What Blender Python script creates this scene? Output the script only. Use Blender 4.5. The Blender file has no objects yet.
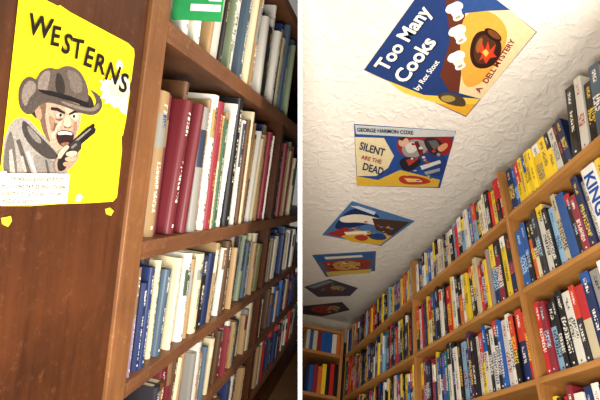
import bpy, bmesh, math, random
from mathutils import Vector, Matrix
random.seed(31)
scene=bpy.context.scene
try: scene.view_settings.view_transform='Standard'
except Exception: pass
COL=scene.collection
F=425.0
EYE=1.35
# ---------- frames -------------------------------------------------
def frame(v1,vz_up):
    e1=Vector(v1).normalized(); up=Vector(vz_up)
    up=(up-e1*up.dot(e1)).normalized()
    return e1,up
e1R,upR=frame((-110,289,F),(92,-591,F))
e3R=e1R.cross(upR)
e1L,upL=frame((88,-1,F),(1888,-14453,-F))
nL=upL.cross(e1L)
def c2w_v(c): return Vector((c.dot(e3R),c.dot(e1R),c.dot(upR)))
CAMP=Vector((0,0,EYE))
def mat_from_axes(ax,ay,az,o):
    m=Matrix.Identity(4)
    for i,a in enumerate((ax,ay,az)):
        for j in range(3): m[j][i]=a[j]
    for j in range(3): m[j][3]=o[j]
    return m
MR=Matrix.Translation(CAMP)
ML=mat_from_axes(c2w_v(e1L),c2w_v(nL),c2w_v(upL),CAMP)
MC=mat_from_axes(c2w_v(Vector((1,0,0))),c2w_v(Vector((0,1,0))),c2w_v(Vector((0,0,1))),CAMP) # x right,y down,z fwd
MCi=MC.inverted()
cam_d=bpy.data.cameras.new('camera'); cam=bpy.data.objects.new('camera',cam_d); COL.objects.link(cam)
cam_d.sensor_width=36; cam_d.lens=F/600*36; cam_d.clip_start=0.01
cam.matrix_world=mat_from_axes(c2w_v(Vector((1,0,0))),c2w_v(Vector((0,-1,0))),c2w_v(Vector((0,0,-1))),CAMP)
scene.camera=cam
# ---------- materials ----------------------------------------------
def lin(c):
    if isinstance(c,str):
        c=c.lstrip('#'); c=[int(c[i:i+2],16)/255 for i in (0,2,4)]
    return tuple((x/12.92 if x<=.04045 else ((x+.055)/1.055)**2.4) for x in c)+(1,)
_m={}
def flat(hexs,rough=.75,name=None,grain=False):
    k=(hexs,rough,grain)
    if k in _m: return _m[k]
    m=bpy.data.materials.new(name or 'ink_'+hexs.strip('#')); m.use_nodes=True
    nt=m.node_tree; b=nt.nodes['Principled BSDF']; b.inputs['Roughness'].default_value=rough; b.inputs['Specular IOR Level'].default_value=.2
    n=nt.nodes.new('ShaderNodeTexNoise'); n.inputs['Scale'].default_value=420 if grain else 70; n.inputs['Detail'].default_value=5
    tc=nt.nodes.new('ShaderNodeTexCoord'); nt.links.new(tc.outputs['Object'],n.inputs['Vector'])
    mx=nt.nodes.new('ShaderNodeMix'); mx.data_type='RGBA'
    lo,hi=(.25,1.65) if grain else (.82,1.14)
    c=lin(hexs); mx.inputs[6].default_value=tuple(x*lo for x in c[:3])+(1,); mx.inputs[7].default_value=tuple(min(1,x*hi) for x in c[:3])+(1,)
    nt.links.new(n.outputs['Fac'],mx.inputs[0]); nt.links.new(mx.outputs[2],b.inputs['Base Color'])
    _m[k]=m; return m
def wood(name,c1,c2,scale,rough=.45,bump=.1,scuff=None,lo=.34,hi=.66):
    m=bpy.data.materials.new(name); m.use_nodes=True; nt=m.node_tree; N=nt.nodes; L=nt.links
    b=N['Principled BSDF']; b.inputs['Roughness'].default_value=rough; b.inputs['Specular IOR Level'].default_value=.3
    tc=N.new('ShaderNodeTexCoord'); mp=N.new('ShaderNodeMapping'); mp.inputs['Scale'].default_value=scale
    L.new(tc.outputs['Object'],mp.inputs['Vector'])
    n=N.new('ShaderNodeTexNoise'); n.inputs['Scale'].default_value=1; n.inputs['Detail'].default_value=8; n.inputs['Roughness'].default_value=.65; n.inputs['Distortion'].default_value=.6
    L.new(mp.outputs[0],n.inputs['Vector'])
    n2=N.new('ShaderNodeTexNoise'); n2.inputs['Scale'].default_value=6; n2.inputs['Detail'].default_value=5
    L.new(tc.outputs['Object'],n2.inputs['Vector'])
    ad=N.new('ShaderNodeMath'); ad.operation='MULTIPLY_ADD'; ad.inputs[1].default_value=.55; L.new(n2.outputs['Fac'],ad.inputs[0]); 
    mu=N.new('ShaderNodeMath'); mu.operation='MULTIPLY'; mu.inputs[1].default_value=.45; L.new(n.outputs['Fac'],mu.inputs[0]); L.new(mu.outputs[0],ad.inputs[2])
    r=N.new('ShaderNodeValToRGB'); r.color_ramp.elements[0].position=lo; r.color_ramp.elements[1].position=hi
    r.color_ramp.elements[0].color=lin(c1); r.color_ramp.elements[1].color=lin(c2)
    L.new(ad.outputs[0],r.inputs[0]); out=r.outputs[0]
    if scuff:
        n3=N.new('ShaderNodeTexNoise'); n3.inputs['Scale'].default_value=55; n3.inputs['Detail'].default_value=10; n3.inputs['Roughness'].default_value=.9; L.new(tc.outputs['Object'],n3.inputs['Vector'])
        rr=N.new('ShaderNodeValToRGB'); rr.color_ramp.elements[0].position=.55; rr.color_ramp.elements[1].position=.72; L.new(n3.outputs['Fac'],rr.inputs[0])
        mx=N.new('ShaderNodeMix'); mx.data_type='RGBA'; L.new(rr.outputs[0],mx.inputs[0]); L.new(out,mx.inputs[6]); mx.inputs[7].default_value=lin(scuff); out=mx.outputs[2]
    L.new(out,b.inputs['Base Color'])
    bp=N.new('ShaderNodeBump'); bp.inputs['Strength'].default_value=bump; bp.inputs['Distance'].default_value=.002
    L.new(n.outputs['Fac'],bp.inputs['Height']); L.new(bp.outputs[0],b.inputs['Normal'])
    return m
W_DARKV=wood('dark_wood_vertical_grain','#331b0f','#542e18',(70,70,5),.35,scuff='#744a2e')
W_DARKE=wood('dark_wood_post_grain','#5f3b22','#875a35',(70,70,5),.4,scuff='#a37850')
W_DARKH=wood('dark_wood_long_grain','#573620','#805335',(4,90,90),scuff='#b88d62')
W_BACK=wood('dark_wood_back','#2e1c11','#432a19',(30,30,3))
W_OAK=wood('oak_long_grain','#96632e','#c08a4a',(80,4,80),.5)
W_OAKV=wood('oak_vertical_grain','#905e2a','#ba8447',(80,80,4),.5)
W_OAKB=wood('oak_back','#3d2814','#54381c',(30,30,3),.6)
def plaster(name,c1,c2,bump=.6,sc=28):
    m=bpy.data.materials.new(name); m.use_nodes=True; nt=m.node_tree; N=nt.nodes; L=nt.links
    b=N['Principled BSDF']; b.inputs['Roughness'].default_value=.9; b.inputs['Specular IOR Level'].default_value=.15
    tc=N.new('ShaderNodeTexCoord')
    n=N.new('ShaderNodeTexNoise'); n.inputs['Scale'].default_value=sc; n.inputs['Detail'].default_value=4; n.inputs['Roughness'].default_value=.5;n.inputs['Distortion'].default_value=.9
    L.new(tc.outputs['Object'],n.inputs['Vector'])
    rp=N.new('ShaderNodeValToRGB'); rp.color_ramp.elements[0].position=.45; rp.color_ramp.elements[1].position=.70; L.new(n.outputs['Fac'],rp.inputs[0])
    bp=N.new('ShaderNodeBump'); bp.inputs['Strength'].default_value=bump; bp.inputs['Distance'].default_value=.006
    L.new(rp.outputs[0],bp.inputs['Height']); L.new(bp.outputs[0],b.inputs['Normal'])
    r=N.new('ShaderNodeValToRGB'); r.color_ramp.elements[0].position=.3; r.color_ramp.elements[1].position=.7
    r.color_ramp.elements[0].color=lin(c1); r.color_ramp.elements[1].color=lin(c2); L.new(n.outputs['Fac'],r.inputs[0]); L.new(r.outputs[0],b.inputs['Base Color'])
    return m
M_CEIL=plaster('stippled_plaster','#dad2c6','#e2dbd0',.55,28)
M_WALL=plaster('painted_wall','#d0c4b0','#dccfba',.2)
M_PART=plaster('white_divider_strip','#ffffff','#ffffff',.0)
M_FLOOR=wood('floor_wood','#6b4a30','#8b6844',(20,4,20))
M_PAGE=bpy.data.materials.new('page_edges'); M_PAGE.use_nodes=True
nt=M_PAGE.node_tree;N=nt.nodes;L=nt.links
tc=N.new('ShaderNodeTexCoord');mp=N.new('ShaderNodeMapping');mp.inputs['Scale'].default_value=(40,1,1);L.new(tc.outputs['Generated'],mp.inputs[0])
w=N.new('ShaderNodeTexNoise');w.inputs['Scale'].default_value=1;L.new(mp.outputs[0],w.inputs['Vector'])
r=N.new('ShaderNodeValToRGB');r.color_ramp.elements[0].color=lin('#a8966f');r.color_ramp.elements[1].color=lin('#dccfae');L.new(w.outputs['Fac'],r.inputs[0])
L.new(r.outputs[0],N['Principled BSDF'].inputs['Base Color']);N['Principled BSDF'].inputs['Roughness'].default_value=.9
def cover_mat(name,dens,xs,textw,rough,blocks,plain,thr):
    m=bpy.data.materials.new(name); m.use_nodes=True; nt=m.node_tree; N=nt.nodes; L=nt.links
    b=N['Principled BSDF']; b.inputs['Roughness'].default_value=rough
    oi=N.new('ShaderNodeObjectInfo'); tc=N.new('ShaderNodeTexCoord'); sp=N.new('ShaderNodeSeparateXYZ'); L.new(tc.outputs['Generated'],sp.inputs[0])
    def math_(op,a,b_=None,c=None):
        n=N.new('ShaderNodeMath'); n.operation=op
        for i,v in enumerate((a,b_,c)):
            if v is None: continue
            if isinstance(v,(int,float)): n.inputs[i].default_value=v
            else: L.new(v,n.inputs[i])
        return n.outputs[0]
    R=oi.outputs['Random']
    def rnd(k): return math_('FRACT',math_('MULTIPLY',R,k))
    x,y,z=sp.outputs
    spine=math_('LESS_THAN',y,.03)
    def band(v,lo,hi): return math_('MULTIPLY',math_('GREATER_THAN',v,lo),math_('LESS_THAN',v,hi))
    lo=math_('MULTIPLY_ADD',rnd(17.3),.25,.12); hi=math_('MULTIPLY_ADD',rnd(31.7),.22,.47)
    cx=N.new('ShaderNodeCombineXYZ'); L.new(math_('MULTIPLY',x,xs),cx.inputs[0]); L.new(math_('MULTIPLY',z,dens),cx.inputs[1]); L.new(math_('MULTIPLY',R,91.0),cx.inputs[2])
    no=N.new('ShaderNodeTexNoise'); no.inputs['Scale'].default_value=1.6; no.inputs['Detail'].default_value=0; L.new(cx.outputs[0],no.inputs['Vector'])
    gap=math_('GREATER_THAN',math_('FRACT',math_('MULTIPLY',z,dens*.85)),.22)
    glyph=math_('MULTIPLY',math_('GREATER_THAN',no.outputs['Fac'],thr),gap)
    tw=math_('MULTIPLY_ADD',rnd(67.1),textw,textw*.4)
    title=math_('MULTIPLY',math_('MULTIPLY',glyph,math_('LESS_THAN',math_('ABSOLUTE',math_('SUBTRACT',x,.5)),tw)),band(z,lo,hi))
    auth=math_('MULTIPLY',math_('MULTIPLY',glyph,band(x,.33,.67)),band(z,.74,.92))
    logo=math_('MULTIPLY',band(x,.4,.6),band(z,.05,.075))
    txt=math_('MINIMUM',math_('ADD',math_('ADD',title,auth),logo),1.0)
    txt=math_('MULTIPLY',txt,spine)
    txt=math_('MULTIPLY',txt,math_('GREATER_THAN',rnd(11.9),plain))
    txt=math_('MULTIPLY',txt,.9)
    if blocks:
        blk=math_('MULTIPLY',band(z,math_('MULTIPLY_ADD',rnd(7.7),.4,.45),1.1),math_('GREATER_THAN',rnd(53.1),.6))
    else:
        blk=math_('MULTIPLY',band(z,math_('MULTIPLY_ADD',rnd(7.7),.3,.45),math_('MULTIPLY_ADD',rnd(3.3),.2,.8)),math_('GREATER_THAN',rnd(53.1),.65))
    blk=math_('MULTIPLY',blk,spine)
    acc=N.new('ShaderNodeValToRGB'); acc.color_ramp.interpolation='CONSTANT'; e=acc.color_ramp.elements
    cols=['#b3262a','#1e4f95','#e2c12f','#e8e4da','#171619','#c23a24','#171619'] if blocks else ['#7d5f3e','#cfc4a6','#5a1b20','#2a3448','#8b8a80','#3f4f3d','#a78a55']
    e[0].color=lin(cols[0]); e[1].position=1/7; e[1].color=lin(cols[1])
    for i in range(2,7): q=e.new(i/7); q.color=lin(cols[i])
    L.new(rnd(23.9),acc.inputs[0])
    m1=N.new('ShaderNodeMix'); m1.data_type='RGBA'; L.new(blk,m1.inputs[0]); L.new(oi.outputs['Color'],m1.inputs[6]); L.new(acc.outputs[0],m1.inputs[7])
    bw=N.new('ShaderNodeRGBToBW'); L.new(m1.outputs[2],bw.inputs[0])
    dark=math_('GREATER_THAN',bw.outputs[0],.25)
    tcx=N.new('ShaderNodeValToRGB'); tcx.color_ramp.interpolation='CONSTANT'
    e=tcx.color_ramp.elements; e[0].color=lin('#efe9dc'); e[0].position=0; e[1].position=.38; e[1].color=lin('#eec63c') if blocks else lin('#bf9a4a'); q=e.new(.6); q.color=lin('#e0402a') if blocks else lin('#a88645'); q=e.new(.78); q.color=lin('#a9cbe4') if blocks else lin('#e4e0d4')
    L.new(rnd(41.3),tcx.inputs[0])
    tdk=N.new('ShaderNodeValToRGB'); tdk.color_ramp.interpolation='CONSTANT'
    e=tdk.color_ramp.elements; e[0].color=lin('#1f1b1b'); e[0].position=0; e[1].position=.45; e[1].color=lin('#9a1c1c'); q=e.new(.7); q.color=lin('#1c3170')
    L.new(rnd(41.3),tdk.inputs[0])
    m2=N.new('ShaderNodeMix'); m2.data_type='RGBA'; L.new(dark,m2.inputs[0]); L.new(tcx.outputs[0],m2.inputs[6]); L.new(tdk.outputs[0],m2.inputs[7])
    m3=N.new('ShaderNodeMix'); m3.data_type='RGBA'; L.new(txt,m3.inputs[0]); L.new(m1.outputs[2],m3.inputs[6]); L.new(m2.outputs[2],m3.inputs[7])
    L.new(m3.outputs[2],b.inputs['Base Color'])
    return m
M_HARD=cover_mat('hardcover_cloth_and_jacket',36,3.4,.17,.5,False,.2,.48)
M_PAPER=cover_mat('paperback_cover',30,3.6,.36,.22,True,.03,.45)
# ---------- mesh helpers -------------------------------------------
def mesh(name,verts,faces,mats,idx=None,smooth=False):
    me=bpy.data.meshes.new(name); me.from_pydata([tuple(v) for v in verts],[],faces); 
    for m in mats: me.materials.append(m)
    if idx:
        for p,i in zip(me.polygons,idx): p.material_index=i
    bm=bmesh.new(); bm.from_mesh(me); bmesh.ops.recalc_face_normals(bm,faces=bm.faces); bm.to_mesh(me); bm.free()
    return me
def obj(name,data,mw,parent=None,**props):
    o=bpy.data.objects.new(name,data); COL.objects.link(o)
    if parent is not None:
        o.parent=parent; o.matrix_basis=PW[parent.name].inverted()@mw
    else: o.matrix_basis=mw
    PW[o.name]=mw.copy()
    for k,v in props.items(): o[k]=v
    if data is None: o.empty_display_size=.05
    return o
PW={}
BF=[(0,1,3,2),(4,6,7,5),(0,4,5,1),(2,3,7,6),(0,2,6,4),(1,5,7,3)]
def box_mesh(name,size,mat,bev=0.0,clip=None,mw=None):
    sx,sy,sz=[s/2 for s in size]
    bm=bmesh.new()
    vs=[bm.verts.new((a*sx,b*sy,c*sz)) for a in(-1,1) for b in(-1,1) for c in(-1,1)]
    for f in BF: bm.faces.new([vs[i] for i in f])
    bmesh.ops.recalc_face_normals(bm,faces=bm.faces)
    if bev: bmesh.ops.bevel(bm,geom=bm.edges[:],offset=bev,segments=2,affect='EDGES',profile=.5)
    if clip is not None: clip_bm(bm,mw,clip)
    me=bpy.data.meshes.new(name); bm.to_mesh(me); bm.free(); me.materials.append(mat); return me
PT=.0062
def clip_bm(bm,mw,side):
    pw=MC@Vector((side*PT,0,1)); nw=(MC.to_3x3()@Vector((-side,0,0)))
    inv=mw.inverted(); pl=inv@pw; nl=(mw.to_3x3().transposed()@nw).normalized()
    g=bm.verts[:]+bm.edges[:]+bm.faces[:]
    r=bmesh.ops.bisect_plane(bm,geom=g,plane_co=pl,plane_no=nl,clear_outer=True)
    ed=[e for e in r['geom_cut'] if isinstance(e,bmesh.types.BMEdge)]
    if len(ed)>=3:
        try: bmesh.ops.edgeloop_fill(bm,edges=ed)
        except Exception: pass
def box(name,M,lo,hi,mat,parent=None,bev=0,clip=None,**p):
    lo=Vector(lo);hi=Vector(hi); mw=M@Matrix.Translation((lo+hi)/2)
    return obj(name,box_mesh(name,hi-lo,mat,bev,clip,mw),mw,parent,**p)
# ---------- STRUCTURE ----------------------------------------------
X0=.80; H=1.46*X0
box('view_divider',MC,(-.0056,-1.7,1.15),(.0056,1.5,4.0),M_PART,kind='structure',label='added thin white strip dividing the two book views')  # white dividing strip between the two views, made up as a thin wall
box('ceiling',MR,(-1.2,-.8,H),(1.35,3.2,H+.05),M_CEIL,clip=1,kind='structure',label='off-white stippled plaster ceiling')
box('wall_right',MR,(X0+.27,-.8,-EYE),(X0+.32,3.2,H),M_WALL,kind='structure')
box('wall_back',MR,(-.2,3.06,-EYE),(X0+.27,3.11,H),M_WALL,clip=1,kind='structure')
box('floor',MR,(-1.2,-.8,-EYE-.05),(X0+.32,3.2,-EYE),M_FLOOR,clip=1,kind='structure')
# ---------- RIGHT BOOKCASES ----------------------------------------
B1,B2,B3,B4=[k*X0 for k in (1.055,.73,.425,.10)]
ST=.015
def rcase(y0,y1,label):
    e=obj('bookcase',None,MR@Matrix.Translation((X0,(y0+y1)/2,-EYE)),label=label,category='bookcase',group='oak bookcases along the wall')
    box('side_panel',MR,(X0,y0,-EYE),(X0+.22,y0+.012,B1+.19),W_OAKV,e,.0012)
    box('side_panel',MR,(X0+.002,y1-.001,-EYE),(X0+.22,y1+.001,B1+.185),W_OAKV,e)
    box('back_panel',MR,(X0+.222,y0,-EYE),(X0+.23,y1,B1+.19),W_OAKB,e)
    for z in (B1,B2,B3,B4,B4-.27,B4-.55,B4-.83,-EYE+.08):
        box('shelf',MR,(X0-.002,y0+.0125,z-ST),(X0+.22,y1-.0015,z),W_OAK,e,.0012)
UY=[.30,1.0,1.72,2.775]
rcase(UY[0],UY[1],'tall light oak bookcase packed with colorful paperbacks')
rcase(UY[1]+.003,UY[2],'tall light oak bookcase filled with paperbacks, middle of wall run')
rcase(UY[2]+.003,UY[3],'long light oak bookcase of paperbacks reaching the far corner')
FY=2.80
e=obj('bookcase',None,MR@Matrix.Translation((.6,FY,-EYE)),label='oak bookcase of paperbacks against the end wall',category='bookcase',group='oak bookcases along the wall')
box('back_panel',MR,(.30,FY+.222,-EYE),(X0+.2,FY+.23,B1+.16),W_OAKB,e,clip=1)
box('side_panel',MR,(X0-.03,FY,-EYE),(X0-.01,FY+.22,B1+.17),W_OAKV,e)
for z in (B1+.16,B1,B2,B3,B4,B4-.3,B4-.6):
    box('shelf',MR,(.30,FY,z-.02),(X0-.031,FY+.22,z),W_OAKV,e,clip=1)
# ---------- LEFT BOOKCASE ------------------------------------------
XL=.40; XD=1.47
e=obj('bookcase',None,ML@Matrix.Translation((1.2,XL+.12,-1.0)),label='dark brown wooden bookcase with wide end panel and crowded shelves',category='bookcase')
box('end_panel',ML,(-.35,XL,-1.0),(.598,XL+.26,.9),W_DARKV,e)
box('stile',ML,(.60,XL-.006,-1.0),(.652,XL+.26,.9),W_DARKE,e,.002)
box('back_panel',ML,(.652,XL+.245,-1.0),(2.9,XL+.26,.9),W_BACK,e,clip=-1)
LB=[(.60,.03),(.252,.036),(-.127,.033),(-.378,.027),(-.588,.024),(-.80,.024)]
for z,t in LB:
    box('shelf',ML,(.653,XL,z-t),(2.9,XL+.244,z),W_DARKH,e,.0015,clip=-1)
box('plinth',ML,(.653,XL+.02,-1.0),(2.9,XL+.24,-.93),W_DARKV,e,clip=-1)
for (z0,t0),(z1,t1) in zip(LB[2:],LB[1:-1]):
    box('divider',ML,(XD,XL-.001,z0+.0005),(XD+.028,XL+.243,z1-t1-.0005),W_DARKV,e,clip=-1)
box('floor',ML,(-.4,-.6,-1.05),(3.0,XL+.3,-1.0),M_FLOOR,clip=-1,kind='structure')
# ---------- BOOK MESHES --------------------------------------------
def extr(profile):
    n=len(profile); v=[(x,y,0) for x,y in profile]+[(x,y,1) for x,y in profile]
    f=[tuple(range(n)),tuple(range(2*n-1,n-1,-1))]+[(i,(i+1)%n,(i+1)%n+n,i+n) for i in range(n)]
    return v,f
def bx(x0,x1,y0,y1,z0,z1):
    return [(a,b,c) for a in(x0,x1) for b in(y0,y1) for c in(z0,z1)],BF
hc=[(-.5,1),(-.5,.06),(-.47,.035),(-.4,.018),(-.2,.004),(0,0),(.2,.004),(.4,.018),(.47,.035),(.5,.06),(.5,1),(.42,1),(.42,.07),(-.42,.07),(-.42,1)]
pc=[(-.5,1),(-.5,.014),(-.46,.003),(-.3,0),(.3,0),(.46,.003),(.5,.014),(.5,1),(.465,1),(.465,.02),(-.465,.02),(-.465,1)]
v,f=extr(hc); ME_HC=mesh('hardcover_cover',v,f,[M_HARD])
pv,pf=bx(-.41,.41,.07,.97,.018,.982); ME_HP=mesh('hardcover_pages',pv,pf,[M_PAGE])
v,f=extr(pc); ME_PC=mesh('paperback_cover',v,f,[M_PAPER])
ME_KC=mesh('plain_paperback_cover',v,f,[flat('#e6e3da',.35)])
pv,pf=bx(-.465,.465,.02,.995,.002,.998); ME_PP=mesh('paperback_pages',pv,pf,[M_PAGE])
v,f=extr(pc); nv=len(v); P1V=v+pv; P1F=f+[tuple(i+nv for i in q) for q in pf]; P1I=[0]*len(f)+[1]*6
ME_P1=mesh('small_paperback',P1V,P1F,[M_PAPER,M_PAGE],P1I)
PAL=dict(cream='#cdbf9c',white='#dcd8cc',tan='#a3845a',brown='#56381f',maroon='#6b1d26',crimson='#842632',red='#bb2822',
 black='#151417',charcoal='#2c2a30',navy='#1a2a55',blue='#24569c',lightblue='#7fa5bd',teal='#2b6b70',green='#2f5a3a',
 olive='#66633a',yellow='#eecb28',orange='#d2692a',purple='#53305f',pink='#c4818f',grey='#8b8983',slate='#45596a',mauve='#857082',
 sage='#7c8a6d')
CN=dict(lightblue='light blue',slate='slate blue',sage='sage green')
def visible(M,pos,h):
    pts=[MCi@(M@(Vector(pos)+Vector(o))) for o in ((0,0,0),(0,0,h))]
    px=[(300+F*p.x/p.z,200+F*p.y/p.z) for p in pts if p.z>.05]
    if not px: return False
    return not (min(p[0] for p in px)>650 or max(p[0] for p in px)<-40 or min(p[1] for p in px)>440 or max(p[1] for p in px)<-40)
def book(M,pos,rotz,w,d,h,cname,kind,parts,group,desc,lean=0,king=False):
    mw=M@Matrix.Translation(pos)@Matrix.Rotation(rotz,4,'Z')@Matrix.Rotation(lean,4,'Y')
    S=Matrix.Diagonal((w,d,h,1)); c=lin(PAL[cname]); j=random.uniform(.75,1.15); c=tuple(min(1,x*j) for x in c[:3])+(1,)
    cn=CN.get(cname,cname)
    lab='%s %s %s'%(cn,'hardcover book' if kind=='h' else 'paperback book',desc)
    nm='hardcover_book' if kind=='h' else 'paperback_book'
    if parts:
        o=obj(nm,None,mw,None,label=lab,category='book',group=group)
        a=obj('cover',ME_HC if kind=='h' else (ME_KC if king else ME_PC),mw@S,o); a.color=c
        obj('page_block',ME_HP if kind=='h' else ME_PP,mw@S,o)
        if king:
            o['label']='white paperback book with large blue KING lettering on spine'
            vs,fs=text_px('KING',(0,0),(1,0),(0,1),.03)
            s=.042
            me=mesh('spine_lettering',[(-.0145+y*s,-.0004,h-.02-x*s*1.25) for x,y in vs],fs,[flat('#1f4fa0')])
            obj('spine_lettering',me,mw,o)
    else:
        o=obj(nm,ME_P1,mw@S,None,label=lab,category='book',group=group); o.color=c
def xcam(M,p): return (MCi@(M@Vector(p))).x
def text_px(txt,o,ux,uy,bold=.0,font_space=1):
    cu=bpy.data.curves.new('t','FONT'); cu.body=txt; cu.size=1; cu.offset=bold; cu.space_character=font_space; cu.resolution_u=3
    ob=bpy.data.objects.new('t',cu); COL.objects.link(ob)
    dg=bpy.context.evaluated_depsgraph_get(); dg.update(); me=ob.evaluated_get(dg).to_mesh()
    vs=[(o[0]+v.co.x*ux[0]+v.co.y*uy[0],o[1]+v.co.x*ux[1]+v.co.y*uy[1]) for v in me.vertices]
    fs=[tuple(p.vertices) for p in me.polygons]
    ob.evaluated_get(dg).to_mesh_clear(); bpy.data.objects.remove(ob); bpy.data.curves.remove(cu)
    return vs,fs
MID=['cream','white','tan','maroon','crimson','maroon','brown','maroon','grey','tan','white','crimson','cream','green','tan','white','grey','sage','cream','white','slate','brown','cream','charcoal','tan','brown','white','slate','cream','grey','tan','navy','crimson','white','black','red','black','cream','grey','white']
LOW=['mauve','mauve','charcoal','navy','navy','charcoal','cream','slate','white','cream','tan','white','tan','sage','cream','black','navy','tan','grey','cream','olive','white','brown','brown','tan','slate','brown','grey']
BOT=['charcoal','brown','maroon','crimson','maroon','brown','cream','tan','grey','white','tan','slate','olive','cream','grey','brown']
UP=['white','sage','cream','white','grey','tan','cream','white','black','white','sage','brown','white','slate','cream','white','tan','navy']
g=['hardcovers on the upper shelf','hardcovers on the middle shelf','hardcovers on the lower shelf','hardcovers on the bottom shelf','hardcovers on the lowest shelf']
rows=[
 (.252,.72,2.0,(.22,.312),(.014,.04),UP,g[0]),
 (-.127,.656,XD,(.262,.328),(.011,.034),MID,g[1]),
 (-.127,XD+.03,2.3,(.25,.31),(.014,.03),['white','crimson','cream','black','maroon','grey','tan'],g[1]),
 (-.378,.656,XD,(.165,.208),(.011,.032),LOW,g[2]),
 (-.378,XD+.03,2.4,(.16,.2),(.014,.03),['white','cream','black','tan','grey','navy'],g[2]),
 (-.588,.80,XD,(.13,.172),(.012,.032),BOT,g[3]),
 (-.588,XD+.03,2.5,(.13,.165),(.014,.03),['navy','grey','maroon','cream','brown','blue'],g[3]),
 (-.80,1.2,XD,(.13,.18),(.02,.034),['brown','cream','navy','tan','white'],g[4]),
 (-.80,XD+.03,2.5,(.13,.18),(.02,.034),['red','cream','navy','tan','white'],g[4]),
]
for z,x0,x1,hr,wr,cols,grp in rows:
    x=x0;i=0; left=random.randint(4,7); lean=0; tall=False
    while True:
        w=wr[0]+(wr[1]-wr[0])*random.random()**1.5; h=random.uniform(*hr); d=random.uniform(.14,.2)
        if left<=0:
            if lean: x+=h*math.sin(lean)*.95; lean=0; left=random.randint(3,7)
            else: lean=random.uniform(.03,.085); left=random.randint(2,6)
        left-=1
        cn=cols[i] if i<len(cols) else random.choice(cols)
        if grp==g[1] and x>1.02 and not tall: tall=True; cn='black'; w=.034; h=.338; x+=(.3*math.sin(lean)); lean=0; left=6
        wx=w/math.cos(lean)
        if x+wx+h*math.sin(lean)>x1: 
            if lean: lean=0; left=9; continue
            break
        y=XL+random.choice([random.uniform(.004,.015),random.uniform(.01,.04)])
        if max(xcam(ML,(x+w,y,z)),xcam(ML,(x+w+h*math.sin(lean),y,z+h)))>-.0072: break
        if visible(ML,(x+w/2,y,z),h): book(ML,(x+w/2,y,z+w/2*math.sin(lean)),0,w,d,h,cn,'h',True,grp,'leaning on dark wooden shelf' if lean else 'standing upright on dark wooden shelf',lean)
        x+=wx+.0006; i+=1
palR=['red']*8+['black']*16+['white']*8+['yellow']*6+['navy']*5+['blue']*5+['orange']*2+['teal']*1+['charcoal']*4+['cream']*5+['crimson']*3+['purple']*1+['green']*1+['lightblue']*2+['grey']*1+['maroon']*1
rr=[(B1,(.15,.18),'paperbacks on the top shelf'),(B2,(.185,.222),'paperbacks on the second shelf'),(B3,(.18,.215),'paperbacks on the third shelf'),(B4,(.205,.23),'paperbacks on the fourth shelf')]
specs=[]
for b in range(3):
    for ri,(z,hr,grp) in enumerate(rr):
        if b>0 and ri==3: continue
        y=(UY[b]+.017) if b else .50; ye=UY[b+1]-.004; i=0; king=False; last=None
        while True:
            w=.0145+.016*random.random()**1.2; h=random.uniform(*hr); pal=palR; k=False; ln=0
            if random.random()<.2: h-=.02
            if b==0 and ri==0:
                if y<.705: h=random.uniform(.19,.25); w=random.uniform(.024,.036); ln=.2; pal=['black','charcoal','white','slate','black','black']
                elif y<.765: pal=['red','white','navy','black']; h=random.uniform(.165,.185)
                elif y<.925: pal=['yellow']*9+['red']; h=random.uniform(.165,.172)
                else: pal=['red','navy','black','blue']
            if b==1 and ri==0:
                pal=['red','yellow','black','blue','white'] if y<1.12 else ['white','navy','slate','black','white','cream','lightblue','blue','cream','black','red']
            if b==0 and ri==1 and y>.655 and not king: king=True; k=True; w=.042; h=.21; 
            cn=random.choice(pal)
            if cn==last and len(set(pal))>3: cn=random.choice(pal)
            last=cn
            if y+w>ye: break
            pos=(X0+(.003 if k else random.uniform(.003,.014)),y+w/2,z+w/2*math.sin(ln))
            if visible(MR,pos,h): specs.append((MR,pos,-math.pi/2,w,.125,h,'white' if k else cn,'p',b<2,grp,('leaning' if ln else 'standing upright')+' on light oak shelf',ln,k))
            y+=w/math.cos(ln)+.0006; i+=1
for z,hr,grp in [(B1,(.13,.14),'paperbacks on the end wall case'),(B2,(.16,.2),'paperbacks on the end wall case'),(B3,(.16,.2),'paperbacks on the end wall case')]:
    x=X0-.033
    while x>.3:
        w=random.uniform(.02,.032); h=random.uniform(*hr)
        if min(xcam(MR,(x-w,FY,z)),xcam(MR,(x-w,FY+.14,z)))<.0075: break
        specs.append((MR,(x-w/2,FY+.008,z),0,w,.125,h,random.choice(['red','yellow','blue','white','orange','black','crimson','lightblue','cream']),'p',False,grp,'on oak shelf at the end wall',0,False))
        x-=w+.0005
specs.sort(key=lambda s:Vector(s[1]).length)
for s in specs[:300]: book(*s)
rest=specs[300:]
if rest:
    V=[];Fc=[];ix=[];mats=[M_PAGE];mi={}
    for s in rest:
        mw=MR@Matrix.Translation(s[1])@Matrix.Rotation(s[2],4,'Z')@Matrix.Diagonal((s[3],s[4],s[5],1))
        if s[6] not in mi: mi[s[6]]=len(mats); mats.append(flat(PAL[s[6]],.35))
        n=len(V); V+=[mw@Vector(v) for v in P1V]; Fc+=[tuple(i+n for i in q) for q in P1F]; ix+=[mi[s[6]] if a==0 else 0 for a in P1I]
    c=sum(V,Vector())/len(V)
    o=obj('paperback_books',mesh('paperback_books',[v-c for v in V],Fc,mats,ix),Matrix.Translation(c),None,label='small distant mixed-color paperbacks filling far corner oak shelves',category='books',kind='stuff')
print('REST',len(rest))
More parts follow.
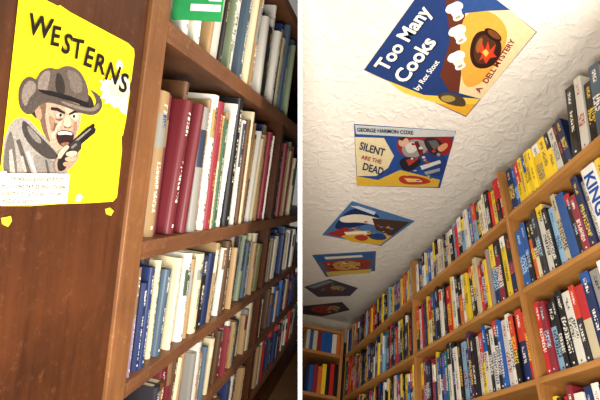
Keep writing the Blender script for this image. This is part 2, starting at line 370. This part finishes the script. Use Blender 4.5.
# ---------- FLAT PRINTED THINGS ------------------------------------
def unL(x,y,off):
    r=Vector((x-300,y-200,F)); t=(XL-off)/r.dot(nL); return MC@(r*t)
def unC(x,y,off):
    r=Vector((x-300,y-200,F)); t=(H-off)/r.dot(upR); return MC@(r*t)
def ell(cx,cy,rx,ry,rot=0,n=20):
    a=math.radians(rot); return [(cx+rx*math.cos(t)*math.cos(a)-ry*math.sin(t)*math.sin(a),cy+rx*math.cos(t)*math.sin(a)+ry*math.sin(t)*math.cos(a)) for t in [2*math.pi*i/n for i in range(n)]]
def smooth(pts,n=2):
    for _ in range(n):
        o=[]
        for i in range(len(pts)):
            a=pts[i]; b=pts[(i+1)%len(pts)]
            o+=[(a[0]*.75+b[0]*.25,a[1]*.75+b[1]*.25),(a[0]*.25+b[0]*.75,a[1]*.25+b[1]*.75)]
        pts=o
    return pts
def decal(name,un,items,parent,base_off,mw,label=None,step=.00012,grain=False):
    V=[];Fc=[];idx=[];mats=[];mi={}
    inv=mw.inverted()
    for k,it in enumerate(items):
        off=base_off+step*k
        if it[0]=='p': vs=it[1]; fs=[tuple(range(len(vs)))]; col=it[2]
        elif it[0]=='s': vs=smooth(it[1]); fs=[tuple(range(len(vs)))]; col=it[2]
        else:
            vs,fs=text_px(it[1],it[2],it[3],it[4],it[6] if len(it)>6 else 0); col=it[5]
        if col not in mi: mi[col]=len(mats); mats.append(flat(col,grain=grain))
        n=len(V); V+= [inv@un(x,y,off) for x,y in vs]; Fc+=[tuple(i+n for i in f) for f in fs]; idx+=[mi[col]]*len(fs)
    me=bpy.data.meshes.new(name); me.from_pydata([tuple(v) for v in V],[],Fc)
    for m in mats: me.materials.append(m)
    for p,i in zip(me.polygons,idx): p.material_index=i
    o=obj(name,me,mw,parent)
    if label: o['label']=label
    return o
def poster(name,un,M,corners,sheetcol,art,letters,label,cat,group=None,grain_art=None):
    """letters: dict part name -> items"""
    c=sum((un(x,y,.0015) for x,y in corners),Vector())/len(corners)
    mw=Matrix.Translation(c)@M.to_3x3().to_4x4()
    e=obj(name,None,mw,label=label,category=cat)
    if group: e['group']=group
    inv=mw.inverted(); n=len(corners)
    V=[inv@un(x,y,.0002) for x,y in corners]+[inv@un(x,y,.0015) for x,y in corners]
    Fs=[tuple(range(n)),tuple(range(2*n-1,n-1,-1))]+[(i,(i+1)%n,(i+1)%n+n,i+n) for i in range(n)]
    obj('sheet',mesh('sheet',V,Fs,[flat(sheetcol)]),mw,e)
    off=.0017
    if grain_art: decal('cowboy_picture',un,grain_art,e,off,mw,step=.00005,grain=True); off+=.00005*len(grain_art)+.0001
    if art: decal('artwork',un,art,e,off,mw,step=.00006); off+=.00006*len(art)+.0001
    for k,(pn,its) in enumerate(letters.items()):
        decal(pn,un,its,e,off+k*.00005,mw,step=.00001)
    return e
Y='#f2dc1a'
c1=[(20,-14),(44,-1),(58,6),(60,5),(70,12),(98,27),(128,43),(134,49),(134.5,56),(131,82),(129,84),(130,92),(126,120),(123,135),(121.5,137),(122,150),(121,160),(117,197),(113,201.5),(90,203),(60,204),(30,206),(2,206),(-3,200)]
BL='#211c1a'
S1,S2,S3,S4,S5='#b5917a','#6d5244','#d0ae92','#8f6f5a','#a07f68'
cow=[
 ('s',[(12,120),(5,136),(3,150),(2,178),(66,178),(70,164),(62,152),(52,144),(40,132),(26,116)],'#8f8880'),
 ('s',[(10,128),(4,150),(3,178),(18,178),(16,156),(14,140)],'#5f5853'),
 ('s',[(22,118),(32,128),(44,140),(54,150),(60,158),(48,160),(34,150),(22,134)],'#3b3532'),
 ('s',[(26,124),(34,131),(42,140),(40,145),(30,136)],'#77706a'),
 ('p',[(16,140),(20,139),(33,178),(28,178)],'#4c4642'),
 ('s',[(33,152),(44,158),(54,160),(58,178),(36,178)],'#7c756e'),
 ('p',[(26,152),(29,151),(39,178),(35,178)],'#b5aea5'),
 ('p',[(45,160),(47,160),(51,178),(48,178)],'#4c4642'),
 ('p',[(9,150),(12,149),(16,178),(10,178)],'#a29a90'),
 ('p',[(20,156),(23,156),(27,172),(24,172)],'#a29a90'),
 ('s',[(27,92),(26,106),(32,115),(38,120),(44,112),(56,100),(72,102),(84,109),(91,112),(95,106),(90,94),(70,84),(40,82)],'#292321'),
 ('s',[(40,96),(39,116),(42,131),(49,143),(56,151),(63,152),(70,148),(77,136),(81,120),(82,106),(70,95),(52,90)],S1),
 ('s',[(40,96),(39,116),(42,130),(48,141),(51,143),(47,130),(45,116),(47,102)],S2),
 ('s',[(66,100),(78,106),(80,114),(77,122),(69,116),(64,108)],S3),
 ('s',[(48,114),(54,118),(56,126),(53,134),(50,127)],S4),
 ('s',[(58,121),(64,121),(56,131),(53,141),(51,134)],S3),
 ('s',[(73,122),(78,121),(76,134),(73,140),(73.5,131)],S4),
 ('p',[(54,123),(58,123),(54,132),(53,131)],S2),
 ('s',[(34,106),(39,104),(42,112),(41,122),(36,118)],S5),
 ('p',[(51,107),(58,107.8),(65,112),(65,114.4),(57,111),(51,110)],BL),('p',[(69,113.5),(74,110.5),(80,110.5),(80,112.6),(75,113),(69,115.4)],BL),
 ('p',ell(59.5,115.3,3.2,1.8,14),'#d8cfc2'),('p',ell(74,116.3,2.8,1.7,-8),'#d8cfc2'),
 ('p',ell(60.5,115.4,1.5,1.7),BL),('p',ell(74,116.3,1.4,1.6),BL),
 ('p',[(54,118.5),(60,119.2),(64,118),(60,121.4)],S2),
 ('s',[(66,114),(69,115),(72,124.5),(69,127.5),(63.5,126.5),(63.5,122)],S3),
 ('p',[(63.5,125.3),(68,127.6),(72,125.3),(70,128.6),(64.5,128)],S2),
 ('s',[(56,134),(60,130.3),(67,130.5),(73.5,132),(74,139),(69,146.5),(61,146.5),(57,141)],'#2a1512'),
 ('p',[(57.5,133),(61,131.2),(67,131.4),(72.3,133),(72,135),(65,134.4),(58.5,135)],'#ddd5c8'),
 ('s',[(60,143.5),(66,142),(70,142.5),(68,145.8),(62,146)],'#7d5448'),
 ('s',[(58,149.5),(64,150.5),(69,148),(66,152.5),(60,152.5)],S4),
 ('s',[(36,98),(35,84),(39,73),(49,67),(58,70),(67,65),(78,69),(85,79),(89,92),(88,106),(72,101),(54,97)],'#564b44'),
 ('s',[(38,94),(38,80),(44,71),(51,70),(49,82),(46,96)],'#7d7167'),
 ('s',[(58,71),(63,77),(66,90),(62,97),(56,92),(55,80)],'#2d2725'),
 ('s',[(66,69),(77,72),(83,82),(82,94),(72,92),(69,80)],'#6b6058'),
 ('p',[(36,89),(52,91),(70,96),(89,103),(89,107),(70,101),(52,96),(36,94)],'#171413'),
 ('s',[(18,102),(19,85),(29,75),(38,81),(37,91),(50,96),(66,100),(84,107),(94,108),(97,101),(92,92),(88,88),(101,96),(103,108),(95,116),(83,114),(66,107),(50,102),(40,104),(31,116),(22,112)],'#4a413b'),
 ('s',[(21,99),(23,86),(30,79),(37,85),(35,93),(29,98),(26,108)],'#7d7167'),
 ('s',[(60,100),(81,107),(92,109),(99,102),(100,107),(94,112),(81,110.5),(62,103.5)],'#766a60'),
 ('s',[(54,164),(58,155),(66,150),(77,150),(80,156),(75,164),(66,172),(56,172)],S5),
 ('p',[(66,147),(88,127),(92,125.5),(96,129),(95,133),(90,137),(77,148),(72,153),(66,157)],'#171413'),
 ('p',[(70,144.5),(90,128.3),(91.5,129),(71,147)],'#807973'),
 ('p',[(91,126),(93,123),(95,125),(94,128)],'#171413'),
 ('s',[(68,147),(74,140),(81,141),(82,149),(75,155),(68,154)],'#2e2a28'),
 ('p',[(71,147),(76,143),(77,144.7),(72,149)],'#77706a'),
 ('s',[(61,153),(67,147),(72,150),(68,159),(66,170),(58,172),(57,162)],'#1d1917'),
 ('s',[(66,152),(75,150.5),(78,153),(73,156.5),(66,156)],S3),('s',[(65,157),(74,156),(77,159),(72,162),(65,161)],S1),('s',[(63,162),(71,161.5),(74,164),(69,167),(63,166)],S5),
 ('s',[(57,156),(61,149),(67,144.5),(70,147),(65,152),(60,160)],S3),
]
art=[
 ('p',[(-2,171),(6,171),(7,173.5),(40,173.5),(70,174),(67,203),(1,206),(-3,200)],'#e9e2cc'),
 ('p',[(99,80),(102,84),(100,89),(103,92),(100,98),(106,99),(104,104),(110,103),(114,108),(118,107),(122,113),(126.5,115),(128.5,96),(130,84),(128,74),(124,77),(121,75),(118,80),(113,77),(110,81),(106,78),(104,81)],'#dcd8bd'),
 ('p',[(107,86),(112,83),(117,85),(122,83),(127,89),(125,97),(121,100),(116,96),(113,97),(109,93)],'#c3bea2'),
 ('s',[(118,58),(124,64),(121,72),(115,68)],'#f3ecae'),
 ('p',[(76,196),(80,193),(83,197),(80,202),(75,201)],'#cfc9a4'),
]
title=[]
for ch,x,y,s,a in [('W',27,33,30,16),('E',49.5,44,28,14),('S',60.5,51,29,24),('T',70.5,57,28,12),('E',82.5,64,28,22),('R',93,71,27,18),('N',104,78,27,28),('S',118,90,27,20)]:
    a=math.radians(a); k=.70 if ch!='W' else .78; ux=(math.cos(a)*s*k,math.sin(a)*s*k); uy=(math.sin(a)*s*.6,-math.cos(a)*s*1.0); title.append(('t',ch,(x,y),ux,uy,'#15120f',.026))
cap=[]
for i,t in enumerate(['he was as good and hon','est a cowpoke as ever threw','a saddle on a horse... or let','lead at a bandit.']):
    cap.append(('t',t,(11 if i==0 else 1.5,180.6+i*7.4),(5.45,.12),(.2,-8.2),'#14110f',.0))
poster('western_poster',unL,ML,c1,Y,art,{'title_lettering':title,'caption_lettering':cap},'yellow western poster with shouting cowboy holding revolver on wood panel','poster',grain_art=cow)
poster('paper_scrap',unL,ML,[(1,218),(11,216),(12,221),(8,227),(2,224)],'#c9b32a',[],{},'small torn yellow paper scrap on wood panel','paper')
poster('paper_scrap',unL,ML,[(105,209),(110,207.5),(114,211),(111,216),(106,214)],'#c9b32a',[],{},'tiny yellow paper scrap just beneath the yellow poster','paper')
e=obj('section_sign',None,ML@Matrix.Translation((.705,.36,.285)),label='small bright green card sign with white strip under shelf',category='sign')
box('sign_board',ML,(.700,.325,.270),(.703,.42,.569),flat('#2f9a55'),e)
box('white_strip',ML,(.6991,.328,.286),(.6999,.385,.298),flat('#e8eee8'),e)
box('white_strip',ML,(.6991,.328,.304),(.6999,.352,.42),flat('#e8eee8'),e)
# ---------- ceiling posters ----------
G='book jacket posters on the ceiling'
u=(.905,.425); v=(.59,-.81)
def tx(t,o,s,col,bold=0,uu=u,vv=v,sq=1): return ('t',t,o,(uu[0]*s*sq,uu[1]*s*sq),(vv[0]*s,vv[1]*s),col,bold)
def scat(seed,cx,cy,rx,ry,n,cols,s=4):
    R=random.Random(seed); out=[]
    for i in range(n):
        a=R.uniform(0,6.28); q=R.random()**.5; x=cx+math.cos(a)*rx*q; y=cy+math.sin(a)*ry*q
        k=R.randint(3,6); b=R.uniform(0,6.28); sx=R.uniform(.5,1)*s; sy=sx*ry/rx*R.uniform(.8,1.5)
        out.append(('s' if R.random()<.5 else 'p',[(x+math.cos(b+6.28*j/k)*sx,y+math.sin(b+6.28*j/k)*sy) for j in range(k)],R.choice(cols)))
    return out
corn=[(364,70),(466,117),(537,32),(497,0),(470,-22),(436,-30)]
art=[
 ('p',[(366,71.5),(466,116),(480,99),(456,97),(424,95),(386,80)],'#d99f28'),
 ('p',[(386,80),(424,95),(456,97),(480,99),(476,104),(440,104),(404,93)],'#e4bb45'),
 ('p',[(444,-16),(462,-18),(468,30),(464,92),(450,92),(440,76),(450,40)],'#5c2a1a'),
 ('p',[(470,-22),(497,0),(536,32),(481,99),(459,93),(463,60),(465,20),(466,-20)],'#dcc597'),
 ('s',[(461,20),(475,8),(498,14),(510,34),(498,62),(480,86),(462,88),(460,50)],'#d79a3a'),
 ('p',[(456,-20),(470,-22),(497,0),(510,10),(486,11),(458,14)],'#27457c'),
 ('s',[(469,56),(472,38),(480,30),(493,32),(502,42),(501,56),(491,68),(475,69)],'#2a130a'),
 ('s',[(473,54),(476,40),(483,34),(492,37),(497,45),(493,57),(485,64),(477,64)],'#4d2611'),
 ('s',[(475,48),(479,39),(483,37),(482,46),(478,55)],'#8d5426'),
 ('p',ell(493,35,10,4.8,35),'#1d0d06'),('p',ell(494,34.5,7.5,3,35),'#6f3a1a'),
 ('p',[(478,50),(482,43),(485,50),(488,41),(490,50),(496,44),(493,53),(497,57),(490,58),(486,64),(483,58),(479,61),(482,54)],'#c23a1c'),
 ('p',[(482,52),(486,49),(489,53),(486,57)],'#e8b04a'),
 ('s',[(437,94),(450,92),(464,97),(467,107),(454,106),(440,101)],'#4a3a2a'),
 ('s',[(441,96),(451,95),(457,99),(449,103),(441,100)],'#a08a3f'),
]
def hat(cx,cy,a,k):
    ca,sa=math.cos(a),math.sin(a)
    def T(pts): return [(cx+k*(x*ca-y*sa),cy+k*(x*sa+y*ca)) for x,y in pts]
    return [('s',T([(-8,-1),(-13,-7),(-7,-13),(-1,-13),(7,-14),(13,-8),(9,-1)]),'#f3eee0'),
          ('p',T([(-7,-3),(8,-4),(7,4),(-5,5)]),'#e2dac8'),('s',T([(-7,3.5),(8,2.5),(8,9),(-5,11)]),'#f0e9da'),
          ('p',T([(-3,5),(4,4),(4,7),(-2,8)]),'#b88a62')]
for cx,cy in [(456,13),(459,36),(458,62)]: art+=hat(cx,cy,-.35,.78)
ti=[]
U2=(.60,-.80); V2=(-.88,-.44)
for dx,dy,col,bd in ((1.2,.6,'#0c1530',.03),(0,0,'#f3eddc',.028)):
    ti+=[tx('Too Many',(386+dx,72+dy),20,col,bd,U2,V2,sq=.92),tx('Cooks',(405+dx,84+dy),21,col,bd,U2,V2,sq=.94)]
au=[tx('by Rex Stout',(418,91),8.0,'#fbf5e4',.01,(.60,-.80),V2,sq=.86)]
st=[tx('A',(480,93),8.6,'#7d140d',.02,(.5,-.86),(-.86,-.3)),tx('DELL MYSTERY',(487,84),8.0,'#7d140d',.022,(.55,-.83),(-.86,-.4),sq=.97)]
poster('book_cover_poster',unC,MR,corn,'#1c3468',art,{'title_lettering':ti,'author_lettering':au,'series_lettering':st},'blue mystery novel jacket with white cook hats and brown pot','poster',G)
art=[('p',[(356,176),(378,180),(400,170),(440,180),(438,187),(357,186)],'#cfa734'),
 ('p',[(355,137),(384,138),(394,156),(388,168),(376,176),(357,176)],'#d8c89c'),
 ('s',[(398,136),(430,134),(455,134),(449,158),(430,150),(410,160),(396,150)],'#8a1f22'),
 ('p',[(355,125),(455,131.2),(455,136.5),(410,137),(356,134)],'#b9bdba'),
 ('s',[(412,160),(432,150),(449,158),(442,178),(426,174)],'#24376e'),
 ('p',[(420,166),(440,160),(441,163),(422,170)],'#c4c6c4'),('p',[(424,172),(440,168),(440,171),(426,175)],'#8d9095'),
 ('s',[(400,148),(410,139),(424,140),(430,148),(420,157),(406,158)],'#8b8784'),
 ('s',[(404,146),(412,141),(420,144),(416,152),(408,154)],'#c3bdb4'),
 ('p',[(414,142),(418,141),(424,155),(420,157)],'#5c1a1a'),
 ('s',[(422,138),(436,137),(445,146),(438,157),(428,152)],'#2b2226'),
 ('p',[(428,141),(436,140),(440,146),(434,150)],'#5f5654'),
 ('s',[(398,140),(405,137),(410,141),(405,147),(399,146)],'#c99c80'),('p',[(398,139),(403,137),(407,137),(402,141)],'#3b241a'),
 ('s',[(436,148),(446,142),(449,146),(441,153)],'#c98a62'),
 ('s',[(398,160),(410,156),(424,160),(412,172),(402,170)],'#1c1c24'),
 ('p',[(406,160),(412,158),(416,161),(409,166)],'#a03028'),
 ('s',[(398,175),(420,176),(434,182),(420,185),(400,184)],'#a83325'),
 ('p',[(404,178),(418,179),(424,182),(408,182)],'#d8b765')]
art+=scat(3,424,152,17,11,14,['#5c1a1a','#c3bdb4','#2b2226','#8b8784','#a83325'],2.4)
art+=scat(4,420,176,16,6,10,['#8a1f22','#c3bdb4','#24376e','#cfa734'],2.2)
poster('book_cover_poster',unC,MR,[(354,124),(456,131),(440,188),(357,186)],'#234484',art,
 {'author_lettering':[tx('GEORGE HARMON COXE',(357,131.5),5.4,'#20263c',.025,(.9,.05),(0,-1))],
  'title_lettering':[tx('SILENT',(359,149),9.4,'#182048',.02,(.86,.26),(.25,-1.1),1.0)],
  'title_small_lettering':[tx('ARE THE',(361,159),5.8,'#8a1f22',.012,(.9,.22),(.2,-1))],
  'title_end_lettering':[tx('DEAD',(362,169.5),9.4,'#182048',.02,(.88,.24),(.25,-1.05),.95)]},
 'red, blue and yellow mystery jacket with fallen figure','poster',G)
art=[('s',[(330,230),(352,205),(380,214),(378,222),(350,228)],'#1b2c55'),('s',[(338,218),(352,214),(368,215),(392,223),(398,229),(386,228),(362,222),(342,223)],'#e9ddca'),
 ('p',[(340,236),(356,230),(392,236),(380,245),(352,242)],'#d7a92f'),('p',[(372,218),(410,222),(392,236),(376,230)],'#47332b'),
 ('p',[(326,234),(346,227),(352,232),(340,237)],'#a02a26'),('s',[(352,237),(362,234),(370,238),(362,242)],'#a8362c'),('s',[(366,234),(384,233),(388,240),(372,240)],'#2a3f70'),
 ('p',[(350,206),(358,206),(376,212),(374,215)],'#c9d2dc'),('p',[(344,232),(366,231),(368,233.5),(346,235)],'#f0e6cc')]
art+=scat(5,372,228,22,8,22,['#e9ddca','#1b2c55','#a02a26','#d7a92f','#6f7f9c'],2.6)
poster('book_cover_poster',unC,MR,[(352,201),(415,221),(381,246),(322,235)],'#4a719f',art,{},'blue and yellow crime jacket with pale leg drawing','poster',G)
art=[('p',[(322,262),(362,258),(372,262),(366,270),(328,272)],'#8d3a2a'),('p',[(314,256),(372,253),(374,258),(318,262)],'#2d5a94'),
 ('p',[(324,257),(362,255),(363,257),(326,259.5)],'#dcd3b4'),
 ('s',[(330,264),(345,260),(362,263),(358,269),(338,271)],'#b9873f'),('p',[(326,272),(372,269),(370,273),(328,276)],'#c8ae55')]
art+=scat(8,347,265,19,5,22,['#311b18','#d9b45c','#5a2a22','#c9c0a8','#9a3a2a','#2d5a94'],2.8)
poster('book_cover_poster',unC,MR,[(312,255),(376,251),(375,271),(326,277)],'#4e5f7d',art,{},'blue-topped novel jacket with orange and yellow picture','poster',G)
art=[('s',[(314,288),(328,283),(346,287),(342,293),(322,293)],'#5d4037'),('s',[(328,287),(338,285),(346,289),(336,291)],'#9a8660'),('p',[(308,287),(328,280.5),(334,281.5),(314,288.5)],'#7a8794')]
art+=scat(9,332,288.5,16,4.3,18,['#b3a27a','#5d4037','#8a3a30','#c7c2b4','#37466a','#221c1c'],2.6)
poster('book_cover_poster',unC,MR,[(304,287),(330,279),(358,288),(350,296),(318,297)],'#45424e',art,{},'dark brown novel jacket with small pale figure','poster',G)
art=[('s',[(308,309),(320,305),(338,306),(338,311),(320,314)],'#9a4230'),('s',[(326,308),(334,305),(342,308),(334,311)],'#b08b50')]
art+=scat(12,325,309.5,14,3.4,14,['#c7b896','#9a4230','#2a2226','#c98a3c','#5a6a84'],2.4)
poster('book_cover_poster',unC,MR,[(303,306),(342,302),(350,310),(322,316.5),(303,314)],'#4b3d40',art,{},'small dark jacket with red picture above end bookcase','poster',G)
# ---------- LIGHTS --------------------------------------------------
def area(name,M,pos,target,size,power,col):
    l=bpy.data.lights.new(name,'AREA'); l.size=size; l.energy=power; l.color=col
    o=bpy.data.objects.new(name,l); COL.objects.link(o)
    p=M@Vector(pos); t=M@Vector(target); o.matrix_world=Matrix.Translation(p)@(t-p).to_track_quat('-Z','Y').to_matrix().to_4x4()
area('aisle_lamp',ML,(.5,-.8,.25),(1.6,.4,.0),.28,19,(1,.94,.85))
area('room_lamp',MR,(.0,.2,-.15),(.75,1.2,.75),.38,20,(1,.95,.88))
area('far_fill',MR,(.35,1.9,.0),(.75,2.8,.7),.3,3.4,(1,.92,.8))  # added fill light that brightens the far end bookcase, no lamp there
w=bpy.data.worlds.new('world'); scene.world=w; w.use_nodes=True
w.node_tree.nodes['Background'].inputs[0].default_value=(1,.95,.88,1); w.node_tree.nodes['Background'].inputs[1].default_value=.25
